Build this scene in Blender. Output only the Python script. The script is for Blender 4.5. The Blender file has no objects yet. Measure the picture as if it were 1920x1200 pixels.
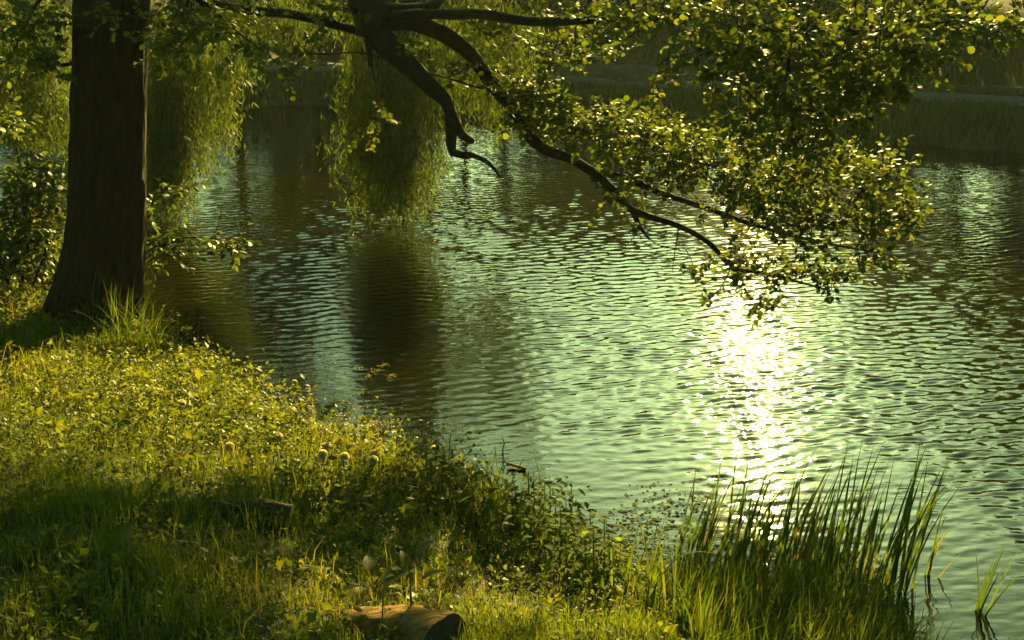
import bpy, math, random
import numpy as np
from mathutils import Vector, Matrix

rng = np.random.default_rng(11)
random.seed(11)
scene = bpy.context.scene
C = scene.collection

# ------------------------------------------------------------------ camera
CAM_H = 3.3
F_PX = 2400.0                       # focal length in photo pixels (1920 wide)
PITCH = math.atan(660.0 / 2400.0)
cam_d = bpy.data.cameras.new('camera')
cam_d.sensor_width = 36.0
cam_d.lens = 36.0 * F_PX / 1920.0
cam_d.clip_start = 0.05
cam_d.clip_end = 2000.0
cam = bpy.data.objects.new('camera', cam_d)
cam.location = (0, 0, CAM_H)
cam.rotation_euler = (math.pi / 2 - PITCH, 0, 0)
C.objects.link(cam)
scene.camera = cam

# ------------------------------------------------------------------ sky, sun, exposure
SUN_EL = math.radians(20.8)
SUN_AZ = math.radians(11.6)         # to the side of +Y, towards +X
SUN_DIR = Vector((math.sin(SUN_AZ) * math.cos(SUN_EL), math.cos(SUN_AZ) * math.cos(SUN_EL), math.sin(SUN_EL)))
world = bpy.data.worlds.new('World')
scene.world = world
world.use_nodes = True
wn, wl = world.node_tree.nodes, world.node_tree.links
wn.clear()
sky = wn.new('ShaderNodeTexSky')
sky.sky_type = 'NISHITA'
sky.sun_disc = False
sky.sun_elevation = SUN_EL
sky.sun_rotation = SUN_AZ
sky.air_density = 1.0
sky.dust_density = 1.6
sky.ozone_density = 1.0
tint = wn.new('ShaderNodeMix')
tint.data_type = 'RGBA'
tint.blend_type = 'MULTIPLY'
tint.inputs['Factor'].default_value = 1.0
tint.inputs['B'].default_value = (0.48, 0.80, 0.43, 1)
bg = wn.new('ShaderNodeBackground')
bg.inputs['Strength'].default_value = 0.050
wo = wn.new('ShaderNodeOutputWorld')
wl.new(sky.outputs['Color'], tint.inputs['A'])
wl.new(tint.outputs['Result'], bg.inputs['Color'])
wl.new(bg.outputs['Background'], wo.inputs['Surface'])

sun_d = bpy.data.lights.new('sun', 'SUN')
sun_d.energy = 5.0
sun_d.angle = math.radians(0.55)
sun_d.color = (1.0, 0.79, 0.23)
sun = bpy.data.objects.new('sun', sun_d)
sun.rotation_euler = SUN_DIR.to_track_quat('Z', 'Y').to_euler()
sun.location = (20, 60, 40)
C.objects.link(sun)

vs = scene.view_settings
vs.view_transform = 'Standard'
vs.look = 'None'
vs.gamma = 1.0
vs.exposure = 2.1
vs.use_curve_mapping = False
scene.render.engine = 'CYCLES'
cy = scene.cycles
cy.max_bounces = 6
cy.diffuse_bounces = 3
cy.glossy_bounces = 3
cy.transmission_bounces = 4
cy.sample_clamp_indirect = 4.0
cy.caustics_reflective = False
cy.caustics_refractive = False
cy.use_denoising = True

# ------------------------------------------------------------------ helpers
_cp, _sp = math.cos(PITCH), math.sin(PITCH)
def at(px, py, depth):
    """World point seen at photo pixel (px, py) at the given distance along +Y."""
    u, v = (px - 960.0) / F_PX, (600.0 - py) / F_PX
    d = np.array([u, _cp + v * _sp, -_sp + v * _cp])
    return np.array([0, 0, CAM_H]) + d * (depth / d[1])
def on_level(px, py, z):
    u, v = (px - 960.0) / F_PX, (600.0 - py) / F_PX
    d = np.array([u, _cp + v * _sp, -_sp + v * _cp])
    return np.array([0, 0, CAM_H]) + d * ((z - CAM_H) / d[2])
def project(P):
    P = np.asarray(P) - np.array([0, 0, CAM_H])
    f = P[..., 1] * _cp - P[..., 2] * _sp
    u = P[..., 1] * _sp + P[..., 2] * _cp
    f = np.maximum(f, 1e-3)
    return 960 + P[..., 0] / f * F_PX, 600 - u / f * F_PX, f

def hsh(i, j, k, seed):
    n = (i * 374761393 + j * 668265263 + k * 2147483647 + seed * 1274126177) & 0xffffffff
    n = ((n ^ (n >> 13)) * 1274126177) & 0xffffffff
    return ((n ^ (n >> 16)) & 0xffff) / 65535.0
def vnoise(x, y, z=0.0, seed=0):
    x, y, z = np.broadcast_arrays(np.asarray(x, float), np.asarray(y, float), np.asarray(z, float))
    i, j, k = np.floor(x).astype(np.int64), np.floor(y).astype(np.int64), np.floor(z).astype(np.int64)
    fx, fy, fz = x - i, y - j, z - k
    fx, fy, fz = [t * t * (3 - 2 * t) for t in (fx, fy, fz)]
    r = 0
    for a in (0, 1):
        for b in (0, 1):
            for c in (0, 1):
                w = (fx if a else 1 - fx) * (fy if b else 1 - fy) * (fz if c else 1 - fz)
                r = r + w * hsh(i + a, j + b, k + c, seed)
    return r
def fbm(x, y, z=0.0, seed=0, o=3):
    r, a, t = 0, 1.0, 0
    for q in range(o):
        s = 2.0 ** q
        r = r + a * vnoise(np.asarray(x) * s, np.asarray(y) * s, np.asarray(z) * s, seed + q)
        t += a
        a *= 0.5
    return r / t
def smooth(a, b, x):
    t = np.clip((x - a) / (b - a), 0, 1)
    return t * t * (3 - 2 * t)
def norm(v):
    return v / np.maximum(np.linalg.norm(v, axis=-1, keepdims=True), 1e-9)

def mesh_from(name, V, F, mat, rnd=None, shade=False):
    V = np.ascontiguousarray(V, dtype=np.float32).reshape(-1, 3)
    F = np.ascontiguousarray(F, dtype=np.int32)
    n, k = F.shape
    me = bpy.data.meshes.new(name)
    me.vertices.add(len(V))
    me.vertices.foreach_set('co', V.ravel())
    me.loops.add(n * k)
    me.loops.foreach_set('vertex_index', F.ravel())
    me.polygons.add(n)
    me.polygons.foreach_set('loop_start', np.arange(0, n * k, k, dtype=np.int32))
    me.polygons.foreach_set('loop_total', np.full(n, k, dtype=np.int32))
    if shade:
        me.polygons.foreach_set('use_smooth', np.ones(n, dtype=bool))
    if rnd is not None:
        at_ = me.attributes.new('rnd', 'FLOAT', 'POINT')
        at_.data.foreach_set('value', np.ascontiguousarray(rnd, dtype=np.float32))
    me.materials.append(mat)
    me.update(calc_edges=True)
    return me
def obj(name, me, parent=None, loc=None):
    o = bpy.data.objects.new(name, me)
    C.objects.link(o)
    if loc is not None:
        o.location = loc
    if parent is not None:
        o.parent = parent
    return o
def tag(o, label=None, cat=None, group=None, kind=None):
    if label: o['label'] = label
    if cat: o['category'] = cat
    if group: o['group'] = group
    if kind: o['kind'] = kind
    return o
def empty(name, loc, label, cat, group=None):
    o = bpy.data.objects.new(name, None)
    C.objects.link(o)
    o.location = [float(c) for c in loc]
    o.empty_display_size = 0.1
    return tag(o, label, cat, group)
class Bag:
    """Collects vertex / face arrays (one face size) for ONE mesh."""
    def __init__(self): self.V, self.F, self.R, self.n = [], [], [], 0
    def add(self, V, F, r=None):
        V = np.asarray(V, float).reshape(-1, 3)
        self.V.append(V); self.F.append(np.asarray(F) + self.n)
        if r is None: r = np.zeros(len(V))
        self.R.append(np.broadcast_to(np.asarray(r, float), (len(V),)))
        self.n += len(V)
    def mesh(self, name, mat, origin=(0, 0, 0), shade=False):
        return mesh_from(name, np.concatenate(self.V) - np.asarray(origin, float), np.concatenate(self.F), mat, np.concatenate(self.R), shade)

def spline(P, step=0.06):
    P = np.asarray(P, float)
    Q = np.vstack([2 * P[0] - P[1], P, 2 * P[-1] - P[-2]])
    out = []
    for i in range(1, len(Q) - 2):
        n = max(2, int(np.linalg.norm(Q[i + 1] - Q[i]) / step))
        t = np.linspace(0, 1, n, endpoint=False)[:, None]
        a, b, c, d = Q[i - 1], Q[i], Q[i + 1], Q[i + 2]
        out.append(0.5 * (2 * b + (c - a) * t + (2 * a - 5 * b + 4 * c - d) * t ** 2 + (-a + 3 * b - 3 * c + d) * t ** 3))
    out.append(P[-1:])
    return np.vstack(out)
def tube(P, R, sides=8, knobs=0.0, seed=0, cap=True):
    """Quads of a tube along P with radii R; knobs = uneven bark relief."""
    P = np.asarray(P, float); n = len(P)
    R = np.broadcast_to(np.asarray(R, float), (n,))
    T = norm(np.gradient(P, axis=0))
    ref = np.array([0.0, 0.0, 1.0]) if abs(T[0, 2]) < 0.8 else np.array([1.0, 0, 0])
    N = norm(np.cross(T, ref)); B = np.cross(T, N)
    a = np.linspace(0, 2 * np.pi, sides, endpoint=False)
    ring = N[:, None, :] * np.cos(a)[None, :, None] + B[:, None, :] * np.sin(a)[None, :, None]
    rad = R[:, None] * np.ones(sides)[None]
    if knobs:
        L = np.concatenate([[0], np.cumsum(np.linalg.norm(np.diff(P, axis=0), axis=1))])
        rad = rad * (1 + knobs * (fbm(np.cos(a)[None] * 1.7 + 9, np.sin(a)[None] * 1.7 + 9, L[:, None] * 7, seed, 3) - 0.5) * 2)
    V = (P[:, None, :] + ring * rad[..., None]).reshape(-1, 3)
    i = np.arange(n - 1)[:, None] * sides; j = np.arange(sides)[None]; k = (j + 1) % sides
    F = np.stack([i + j, i + k, i + sides + k, i + sides + j], -1).reshape(-1, 4)
    if cap:
        V = np.vstack([V, P[-1:] + T[-1:] * R[-1] * 0.4])
        e = (n - 1) * sides
        j = np.arange(sides); F = np.vstack([F, np.stack([e + j, e + (j + 1) % sides, np.full(sides, n * sides), np.full(sides, n * sides)], -1)])
    return V, F
def tube_tri(P, R, sides=3):
    V, F = tube(P, R, sides, cap=False)
    return V, np.vstack([F[:, [0, 1, 2]], F[:, [0, 2, 3]]])
def frames(d, nrm):
    y = norm(d); x = norm(np.cross(y, nrm)); z = np.cross(x, y)
    return np.stack([x, y, z], -1)           # columns
def inst(T, F, pos, R, s):
    s = np.asarray(s, float)
    if s.ndim == 1: s = s[:, None]
    V = np.einsum('nij,nkj->nki', R, T[None] * s[:, None, :]) + pos[:, None, :]
    n, k = V.shape[:2]
    FF = (F[None] + (np.arange(n) * k)[:, None, None]).reshape(-1, F.shape[1])
    return V.reshape(-1, 3), FF
def rand_dir(n):
    v = rng.normal(size=(n, 3)); return norm(v)

# leaf templates (length 1 along +Y)
def leaf_template(wid, fold=0.16, notch=0.0, curl=0.12):
    ys = [0.0] + [w[0] for w in wid] + [1.0]
    mid = [(0, y, -curl * y * y) for y in ys]
    mid[-1] = (0, 1.0 - notch, -curl)
    V = list(mid); F = []
    nm = len(mid)
    for s in (-1, 1):
        b = len(V)
        for y, w in wid: V.append((s * w, y + 0.02, -curl * y * y + fold * w))
        k = len(wid)
        def f(a, c, d): F.append((a, c, d) if s > 0 else (a, d, c))
        f(0, b, 1)
        for q in range(k - 1):
            f(q + 1, b + q, b + q + 1); f(q + 1, b + q + 1, q + 2)
        f(k, b + k - 1, nm - 1)
    return np.array(V, float), np.array(F)
ROUND = leaf_template([(0.16, 0.27), (0.45, 0.44), (0.78, 0.37)], notch=0.03)
OVAL = leaf_template([(0.2, 0.2), (0.5, 0.27), (0.8, 0.16)])
NARROW = (np.array([(0, 0, 0), (0.08, 0.4, 0.01), (0, 1, -0.08), (-0.08, 0.4, 0.01)]), np.array([(0, 1, 2), (0, 2, 3)]))
HERB = (np.array([(0, 0, 0), (0, .5, -.03), (0, 1, -.12), (.27, .42, .05), (-.27, .42, .05)]), np.array([(0, 3, 1), (1, 3, 2), (0, 1, 4), (1, 2, 4)]))

def blades(P, h, w, az, bend, droop=0.35):
    """Grass blades (3 triangles each): points P, height, width, heading, bend."""
    n = len(P)
    hd = np.stack([np.cos(az), np.sin(az), np.zeros(n)], -1)
    tw = az + np.pi / 2 + rng.normal(0, 0.5, n)
    sd = np.stack([np.cos(tw), np.sin(tw), np.zeros(n)], -1)
    up = np.array([0, 0, 1.0])
    b0 = P - sd * (w / 2)[:, None]; b1 = P + sd * (w / 2)[:, None]
    m = P + up * (h * 0.55)[:, None] + hd * (bend * h * 0.22)[:, None]
    m0 = m - sd * (w * .42)[:, None]; m1 = m + sd * (w * .42)[:, None]
    t = P + up * (h * (1 - droop * bend))[:, None] + hd * (bend * h * 0.75)[:, None]
    V = np.stack([b0, b1, m0, m1, t], 1)
    F = np.array([(0, 1, 3), (0, 3, 2), (2, 3, 4)])
    F = (F[None] + (np.arange(n) * 5)[:, None, None]).reshape(-1, 3)
    return V.reshape(-1, 3), F

# ------------------------------------------------------------------ materials
def new_mat(name):
    m = bpy.data.materials.new(name); m.use_nodes = True
    nt = m.node_tree; nt.nodes.clear()
    out = nt.nodes.new('ShaderNodeOutputMaterial')
    return m, nt, out
def ramp(nt, stops):
    r = nt.nodes.new('ShaderNodeValToRGB')
    el = r.color_ramp.elements
    while len(el) < len(stops): el.new(0.5)
    for e, (p, c) in zip(el, stops): e.position = p; e.color = (*c, 1)
    return r
def leaf_mat(name, stops, transl=0.45, boost=1.5, rough=0.42, spec=0.4):
    m, nt, out = new_mat(name)
    a = nt.nodes.new('ShaderNodeAttribute'); a.attribute_name = 'rnd'
    r = ramp(nt, stops)
    nt.links.new(a.outputs['Fac'], r.inputs['Fac'])
    p = nt.nodes.new('ShaderNodeBsdfPrincipled')
    p.inputs['Roughness'].default_value = rough
    p.inputs['Specular IOR Level'].default_value = spec
    t = nt.nodes.new('ShaderNodeBsdfTranslucent')
    mu = nt.nodes.new('ShaderNodeMix'); mu.data_type = 'RGBA'; mu.blend_type = 'MULTIPLY'; mu.inputs['Factor'].default_value = 1
    mu.inputs['B'].default_value = (boost * 1.15, boost, boost * 0.5, 1)
    nt.links.new(r.outputs['Color'], mu.inputs['A'])
    nt.links.new(r.outputs['Color'], p.inputs['Base Color'])
    nt.links.new(mu.outputs['Result'], t.inputs['Color'])
    mx = nt.nodes.new('ShaderNodeMixShader'); mx.inputs['Fac'].default_value = transl
    nt.links.new(p.outputs['BSDF'], mx.inputs[1]); nt.links.new(t.outputs['BSDF'], mx.inputs[2])
    nt.links.new(mx.outputs['Shader'], out.inputs['Surface'])
    return m
def rough_mat(name, stops, scale, rough=0.9, bump=0.3, detail=6, stretch=(1, 1, 1), dist=0.02, spec=0.2):
    m, nt, out = new_mat(name)
    tc = nt.nodes.new('ShaderNodeTexCoord')
    mp = nt.nodes.new('ShaderNodeMapping'); mp.inputs['Scale'].default_value = stretch
    nz = nt.nodes.new('ShaderNodeTexNoise'); nz.inputs['Scale'].default_value = scale; nz.inputs['Detail'].default_value = detail
    nz.inputs['Roughness'].default_value = 0.62
    r = ramp(nt, stops)
    p = nt.nodes.new('ShaderNodeBsdfPrincipled'); p.inputs['Roughness'].default_value = rough
    p.inputs['Specular IOR Level'].default_value = spec
    b = nt.nodes.new('ShaderNodeBump'); b.inputs['Strength'].default_value = bump; b.inputs['Distance'].default_value = dist
    nt.links.new(tc.outputs['Object'], mp.inputs['Vector']); nt.links.new(mp.outputs['Vector'], nz.inputs['Vector'])
    nt.links.new(nz.outputs['Fac'], r.inputs['Fac']); nt.links.new(r.outputs['Color'], p.inputs['Base Color'])
    nt.links.new(nz.outputs['Fac'], b.inputs['Height']); nt.links.new(b.outputs['Normal'], p.inputs['Normal'])
    nt.links.new(p.outputs['BSDF'], out.inputs['Surface'])
    return m
M = {}
M['soil'] = rough_mat('soil', [(0.3, (0.014, 0.011, 0.004)), (0.55, (0.028, 0.03, 0.006)), (0.75, (0.05, 0.04, 0.012))], 3.0, bump=0.6)
M['path'] = rough_mat('path_gravel', [(0.3, (0.06, 0.057, 0.048)), (0.7, (0.12, 0.115, 0.10))], 9.0, bump=0.3)
M['stone'] = rough_mat('stone', [(0.3, (0.03, 0.026, 0.015)), (0.7, (0.10, 0.085, 0.055))], 5.0, bump=0.5)
M['bark'] = rough_mat('bark', [(0.3, (0.012, 0.006, 0.002)), (0.55, (0.028, 0.014, 0.0045)), (0.8, (0.055, 0.028, 0.009))], 9.0, bump=1.0, stretch=(3, 3, 0.7), dist=0.03)
M['branch'] = rough_mat('branch_bark', [(0.3, (0.011, 0.007, 0.004)), (0.7, (0.032, 0.020, 0.009))], 22.0, bump=0.6, dist=0.01)
M['log'] = rough_mat('log_bark', [(0.28, (0.07, 0.04, 0.015)), (0.5, (0.24, 0.115, 0.022)), (0.72, (0.38, 0.2, 0.04))], 13.0, bump=1.0, stretch=(0.8, 3, 3), dist=0.035)
M['old_log'] = rough_mat('old_log_bark', [(0.3, (0.03, 0.02, 0.009)), (0.7, (0.10, 0.07, 0.025))], 15.0, bump=1.0, stretch=(0.8, 3, 3), dist=0.03)
M['cut_wood'] = rough_mat('cut_wood', [(0.3, (0.03, 0.022, 0.012)), (0.7, (0.075, 0.055, 0.03))], 14.0, bump=0.4)
M['alder'] = leaf_mat('round_leaf', [(0.0, (0.034, 0.056, 0.007)), (0.55, (0.068, 0.095, 0.009)), (1.0, (0.12, 0.13, 0.013))], 0.48, 1.6, 0.55, 0.16)
M['shrub'] = leaf_mat('shrub_leaf', [(0.0, (0.030, 0.052, 0.008)), (0.6, (0.06, 0.085, 0.010)), (1.0, (0.11, 0.115, 0.014))], 0.5, 2.0, 0.5, 0.22)
M['willow'] = leaf_mat('willow_leaf', [(0.0, (0.030, 0.050, 0.008)), (0.6, (0.05, 0.075, 0.012)), (1.0, (0.09, 0.10, 0.016))], 0.5, 2.0, 0.5, 0.22)
M['grass'] = leaf_mat('grass_blade', [(0.0, (0.035, 0.062, 0.005)), (0.6, (0.072, 0.1, 0.007)), (0.93, (0.11, 0.125, 0.009)), (1.0, (0.18, 0.135, 0.035))], 0.5, 2.0, 0.5, 0.15)
M['herb'] = leaf_mat('herb_leaf', [(0.0, (0.04, 0.062, 0.005)), (0.6, (0.1, 0.115, 0.007)), (1.0, (0.17, 0.16, 0.010))], 0.5, 1.9, 0.5, 0.14)
M['reed'] = leaf_mat('reed_blade', [(0.0, (0.04, 0.075, 0.008)), (0.7, (0.075, 0.11, 0.010)), (1.0, (0.13, 0.12, 0.02))], 0.45, 1.6, 0.45, 0.2)
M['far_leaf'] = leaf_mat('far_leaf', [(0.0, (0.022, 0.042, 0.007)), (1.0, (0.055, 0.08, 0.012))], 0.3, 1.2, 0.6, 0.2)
M['stalk'] = leaf_mat('pale_stalk', [(0.0, (0.11, 0.12, 0.025)), (1.0, (0.2, 0.15, 0.05))], 0.25, 1.2)
M['puff'] = leaf_mat('seed_puff', [(0.0, (0.6, 0.55, 0.36)), (1.0, (0.75, 0.7, 0.48))], 0.5, 1.2, 0.8, 0.1)
M['bloom'] = leaf_mat('yellow_bloom', [(0.0, (0.35, 0.30, 0.03)), (1.0, (0.5, 0.42, 0.05))], 0.4, 1.2, 0.8, 0.1)
M['nettle'] = leaf_mat('nettle_leaf', [(0.0, (0.055, 0.09, 0.007)), (0.6, (0.09, 0.13, 0.009)), (1.0, (0.14, 0.16, 0.012))], 0.6, 2.1, 0.7, 0.05)
M['weed'] = leaf_mat('floating_weed', [(0.0, (0.03, 0.025, 0.006)), (0.7, (0.06, 0.05, 0.012)), (1.0, (0.12, 0.10, 0.03))], 0.2, 1.2, 0.9, 0.05)

def water_mat():
    m, nt, out = new_mat('pond_water')
    p = nt.nodes.new('ShaderNodeBsdfPrincipled')
    p.inputs['Base Color'].default_value = (0.008, 0.0080, 0.002, 1)
    p.inputs['Roughness'].default_value = 0.028
    p.inputs['IOR'].default_value = 1.335
    tc = nt.nodes.new('ShaderNodeTexCoord')
    mp = nt.nodes.new('ShaderNodeMapping'); mp.inputs['Scale'].default_value = (0.6, 1.3, 1); mp.inputs['Rotation'].default_value = (0, 0, math.radians(-22))
    nz = nt.nodes.new('ShaderNodeTexNoise'); nz.inputs['Scale'].default_value = 11.0; nz.inputs['Detail'].default_value = 2.0
    b = nt.nodes.new('ShaderNodeBump'); b.inputs['Strength'].default_value = 0.25; b.inputs['Distance'].default_value = 0.01
    nt.links.new(tc.outputs['Object'], mp.inputs['Vector']); nt.links.new(mp.outputs['Vector'], nz.inputs['Vector'])
    nt.links.new(nz.outputs['Fac'], b.inputs['Height']); nt.links.new(b.outputs['Normal'], p.inputs['Normal'])
    p2 = nt.nodes.new('ShaderNodeBsdfPrincipled')      # share of the surface broken by capillary ripples
    p2.inputs['Base Color'].default_value = (0.008, 0.0080, 0.002, 1)
    p2.inputs['Roughness'].default_value = 0.24
    p2.inputs['IOR'].default_value = 1.335
    nt.links.new(b.outputs['Normal'], p2.inputs['Normal'])
    mx = nt.nodes.new('ShaderNodeMixShader'); mx.inputs['Fac'].default_value = 0.003
    nt.links.new(p.outputs['BSDF'], mx.inputs[1]); nt.links.new(p2.outputs['BSDF'], mx.inputs[2])
    nt.links.new(mx.outputs['Shader'], out.inputs['Surface'])
    return m
M['water'] = water_mat()

# ------------------------------------------------------------------ terrain
NEAR = np.array([(-11.8, 23), (-9.2, 18.6), (-8.0, 15), (-6.0, 11.9), (-4.2, 10.9), (-3.0, 10.5), (-2.2, 9.5), (-1.65, 8.55), (-1.0, 7.75), (-.45, 7.35), (0.1, 6.95), (.5, 6.45), (.72, 6.05), (1.0, 6.1),
                 (1.45, 6.12), (1.75, 5.85), (1.95, 5.3), (2.2, 4.5), (3, 3), (5, 0), (12, -6), (60, -20)], float)
FAR = np.array([(-11.8, 23), (-12.3, 26), (-9.5, 29.5), (-5.5, 32.2), (-1.5, 30.2), (2.2, 27.9), (6, 25.7), (9.5, 23.7), (16, 20), (26, 15.5), (40, 10), (60, 2)], float)
POND = np.vstack([NEAR, [(60, -20)], FAR[::-1]])
def seg_dist(x, y, L):
    d = np.full(np.shape(x), 1e9)
    for a, b in zip(L[:-1], L[1:]):
        e = b - a; t = np.clip(((x - a[0]) * e[0] + (y - a[1]) * e[1]) / max(e @ e, 1e-9), 0, 1)
        d = np.minimum(d, np.hypot(x - a[0] - t * e[0], y - a[1] - t * e[1]))
    return d
def in_poly(x, y, P):
    r = np.zeros(np.shape(x), bool)
    for a, b in zip(P, np.roll(P, -1, 0)):
        c = (a[1] > y) != (b[1] > y)
        with np.errstate(divide='ignore', invalid='ignore'):
            xi = (b[0] - a[0]) * (y - a[1]) / (b[1] - a[1] + 1e-12) + a[0]
        r ^= c & (x < xi)
    return r
def ground_z(x, y):
    x = np.asarray(x, float); y = np.asarray(y, float)
    dn, df = seg_dist(x, y, NEAR), seg_dist(x, y, FAR)
    wet = in_poly(x, y, POND)
    # near bank: slope falling to the water, low shelf under the reeds
    plane = 1.52 - 0.088 * y + 0.06 * (fbm(x * 0.9, y * 0.9, 0, 3) - 0.5) * 2 + 0.02 * x * (x < 0) * -1 * 0.4
    shelf = smooth(0.45, 1.0, x) * smooth(3.2, 4.6, y)
    prof = 0.03 + 0.62 * smooth(0.0, 0.75, dn) + 0.55 * smooth(0.5, 3.5, dn)
    low = 0.02 + 0.16 * smooth(0, 0.8, dn) + 0.9 * smooth(0.7, 3.0, dn)
    prof = prof * (1 - shelf) + low * shelf
    near = np.minimum(np.maximum(plane, 0.25), prof)
    far = 0.04 + 0.5 * smooth(0, 0.9, df) + 0.12 * smooth(0.9, 1.6, df) + 2.0 * smooth(4.2, 11, df) + 1.5 * smooth(9, 60, df) + 0.25 * (fbm(x * .5, y * .5, 0, 8) - .5) * smooth(3.8, 6, df)
    bed = -0.75 * smooth(0, 1.6, np.minimum(dn, df)) - 0.02
    return np.where(wet, bed, np.where(dn <= df, near, far))
def grid_mesh(xs, ys, zf):
    X, Y = np.meshgrid(xs, ys); Z = zf(X, Y)
    V = np.stack([X, Y, Z], -1).reshape(-1, 3)
    nx, ny = len(xs), len(ys)
    i = np.arange(ny - 1)[:, None] * nx; j = np.arange(nx - 1)[None]
    return V, np.stack([i + j, i + j + 1, i + nx + j + 1, i + nx + j], -1).reshape(-1, 4)
xs = np.concatenate([[-900, -400, -200, -100, -60], np.arange(-40, -14, 1.5), np.arange(-14, -5, 0.25), np.arange(-5, 4, 0.06), np.arange(4, 16, 0.3), np.arange(16, 60, 2.0), [80, 150, 300, 900]])
ys = np.concatenate([[-900, -300, -100, -40, -15, -6, -2, 0, 1, 2], np.arange(2.5, 11.5, 0.06), np.arange(11.5, 24, 0.5), np.arange(24, 48, 0.35), np.arange(48, 70, 2.0), [80, 120, 200, 400, 900]])
V, F = grid_mesh(xs, ys, ground_z)
g = obj('ground', mesh_from('ground', V, F, M['soil'], shade=True))
tag(g, 'dark soil of the banks around the pond', 'ground', kind='structure')

# pale path following the far bank
fl = spline(np.c_[FAR[1:-1], np.zeros(len(FAR) - 2)], 0.5)[:, :2]
tn = norm(np.gradient(fl, axis=0)); nn = np.stack([-tn[:, 1], tn[:, 0]], -1)
nn *= np.sign(nn[:, 1:2] + 1e-6)
cols = np.linspace(1.7, 3.7, 6)
PV = fl[:, None, :] + nn[:, None, :] * (cols[None, :, None] + 0.6 * (fbm(np.arange(len(fl)) * .4, 0, 0, 5)[:, None, None] - .5))
PZ = ground_z(PV[..., 0], PV[..., 1]) + 0.035
V = np.concatenate([PV, PZ[..., None]], -1).reshape(-1, 3)
i = np.arange(len(fl) - 1)[:, None] * 6; j = np.arange(5)[None]
F = np.stack([i + j, i + j + 1, i + 7 + j, i + 6 + j], -1).reshape(-1, 4)
o = obj('path', mesh_from('path', V, F, M['path'], shade=True)); tag(o, 'grey gravel path along the opposite bank', 'path', kind='structure')

# ------------------------------------------------------------------ water
rows = [4.0]
while rows[-1] < 34: rows.append(rows[-1] + 0.012 + 0.0018 * max(rows[-1] - 4, 0))
rows = np.array(rows)
nc = 510
fx = np.linspace(-1, 1, nc)
half = 0.48 * rows + 0.9
X = fx[None] * half[:, None] + 0.3; Y = np.repeat(rows[:, None], nc, 1)
sp = (2 * half / nc)[:, None]; sy = np.gradient(rows)[:, None]
Z = np.zeros_like(X)
dn = seg_dist(X, Y, NEAR)
amp = 0.16 + 0.84 * smooth(0.3, 3.4, dn)
gust = 0.45 + 1.1 * fbm(X * .3, Y * .2, 0, 31)
wr = np.random.default_rng(5)
sl2 = 0
for q in range(130):
    lam = 0.05 * (0.2 / 0.05) ** wr.random()
    if q % 3 == 0: th = math.radians(116 + wr.normal(0, 13))
    elif q % 3 == 1: th = math.radians(97 + wr.normal(0, 16))
    else: th = wr.random() * 2 * math.pi
    k = 2 * math.pi / lam
    slope = 0.0150 * (1.0 if q % 3 < 2 else 0.75) * (lam / 0.12) ** 0.3
    a = slope / k
    vis = np.clip((lam / np.maximum(sp, sy) - 1.7) / 1.5, 0, 1)
    ph = k * (math.cos(th) * X + math.sin(th) * Y) + wr.random() * 6.28
    Z += a * vis * (np.sin(ph) + 0.18 * np.cos(2 * ph))
Z *= amp * gust
edge = np.minimum(np.minimum((1 - np.abs(fx))[None] * 12, 1), np.minimum((rows - 4.0)[:, None], (34 - rows)[:, None] / 2))
Z *= np.clip(edge, 0, 1)
X = np.concatenate([np.full((len(rows), 1), -90.), X, np.full((len(rows), 1), 90.)], 1)
Y = np.concatenate([Y[:, :1], Y, Y[:, :1]], 1); Z = np.pad(Z, ((0, 0), (1, 1)))
X = np.concatenate([X[:1], X, X[-1:]]); Z = np.pad(Z, ((1, 1), (0, 0)))
Y = np.concatenate([np.full((1, nc + 2), -30.), Y, np.full((1, nc + 2), 45.)])
V = np.stack([X, Y, Z], -1).reshape(-1, 3)
ny, nx = X.shape
i = np.arange(ny - 1)[:, None] * nx; j = np.arange(nx - 1)[None]
F = np.stack([i + j, i + j + 1, i + nx + j + 1, i + nx + j], -1).reshape(-1, 4)
o = obj('water', mesh_from('water', V, F, M['water'], shade=True)); tag(o, 'rippled green pond water with sun glitter', 'water', kind='structure')

# ------------------------------------------------------------------ trees: shared builder
def ell_points(E):
    """Random points in ellipses given in photo pixels: (cx, cy, rx, ry, depth, spread, count)."""
    out = []
    for cx, cy, rx, ry, d, sp_, n in E:
        for _ in range(n):
            r = math.sqrt(random.random()); a = random.random() * 6.283
            kx, ky = max(rx - 14, rx * .6), max(ry - 18, ry * .55)
            out.append(at(cx + kx * r * math.cos(a), cy + ky * r * math.sin(a), d + random.gauss(0, sp_)))
    return np.array(out)
def attach(nodes, targets, bag, r0=0.0035, step=0.08):
    """Grow a thin twig from the nearest wood to every target; returns tips and directions."""
    cap_ = len(nodes) + len(targets) * 40
    N = np.zeros((cap_, 3)); N[:len(nodes)] = nodes; n = len(nodes)
    d0 = np.array([np.min(((nodes - t) ** 2).sum(1)) for t in targets])
    tips, dirs = [], []
    for t in targets[np.argsort(d0)]:
        q = ((N[:n] - t) ** 2).sum(1); k = int(np.argmin(q)); a = N[k]; L = math.sqrt(q[k])
        d = (t - a)
        if L < 0.02: d = rand_dir(1)[0] * 0.05
        mid = a + d * 0.5 + rand_dir(1)[0] * 0.10 * L + np.array([0, 0, 0.05 * L])
        m = max(3, int(L / step) + 2); s = np.linspace(0, 1, m)[:, None]
        P = (1 - s) ** 2 * a + 2 * s * (1 - s) * mid + s ** 2 * t
        bag.add(*tube_tri(P, np.linspace(r0 + 0.0055 * L, r0 * 0.8, m), 4 if L > .4 else 3))
        k = min(m - 1, cap_ - n); N[n:n + k] = P[1:1 + k]; n += k
        tips.append(t); dirs.append(norm(P[-1] - P[-2]))
    return np.array(tips), np.array(dirs)
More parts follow.
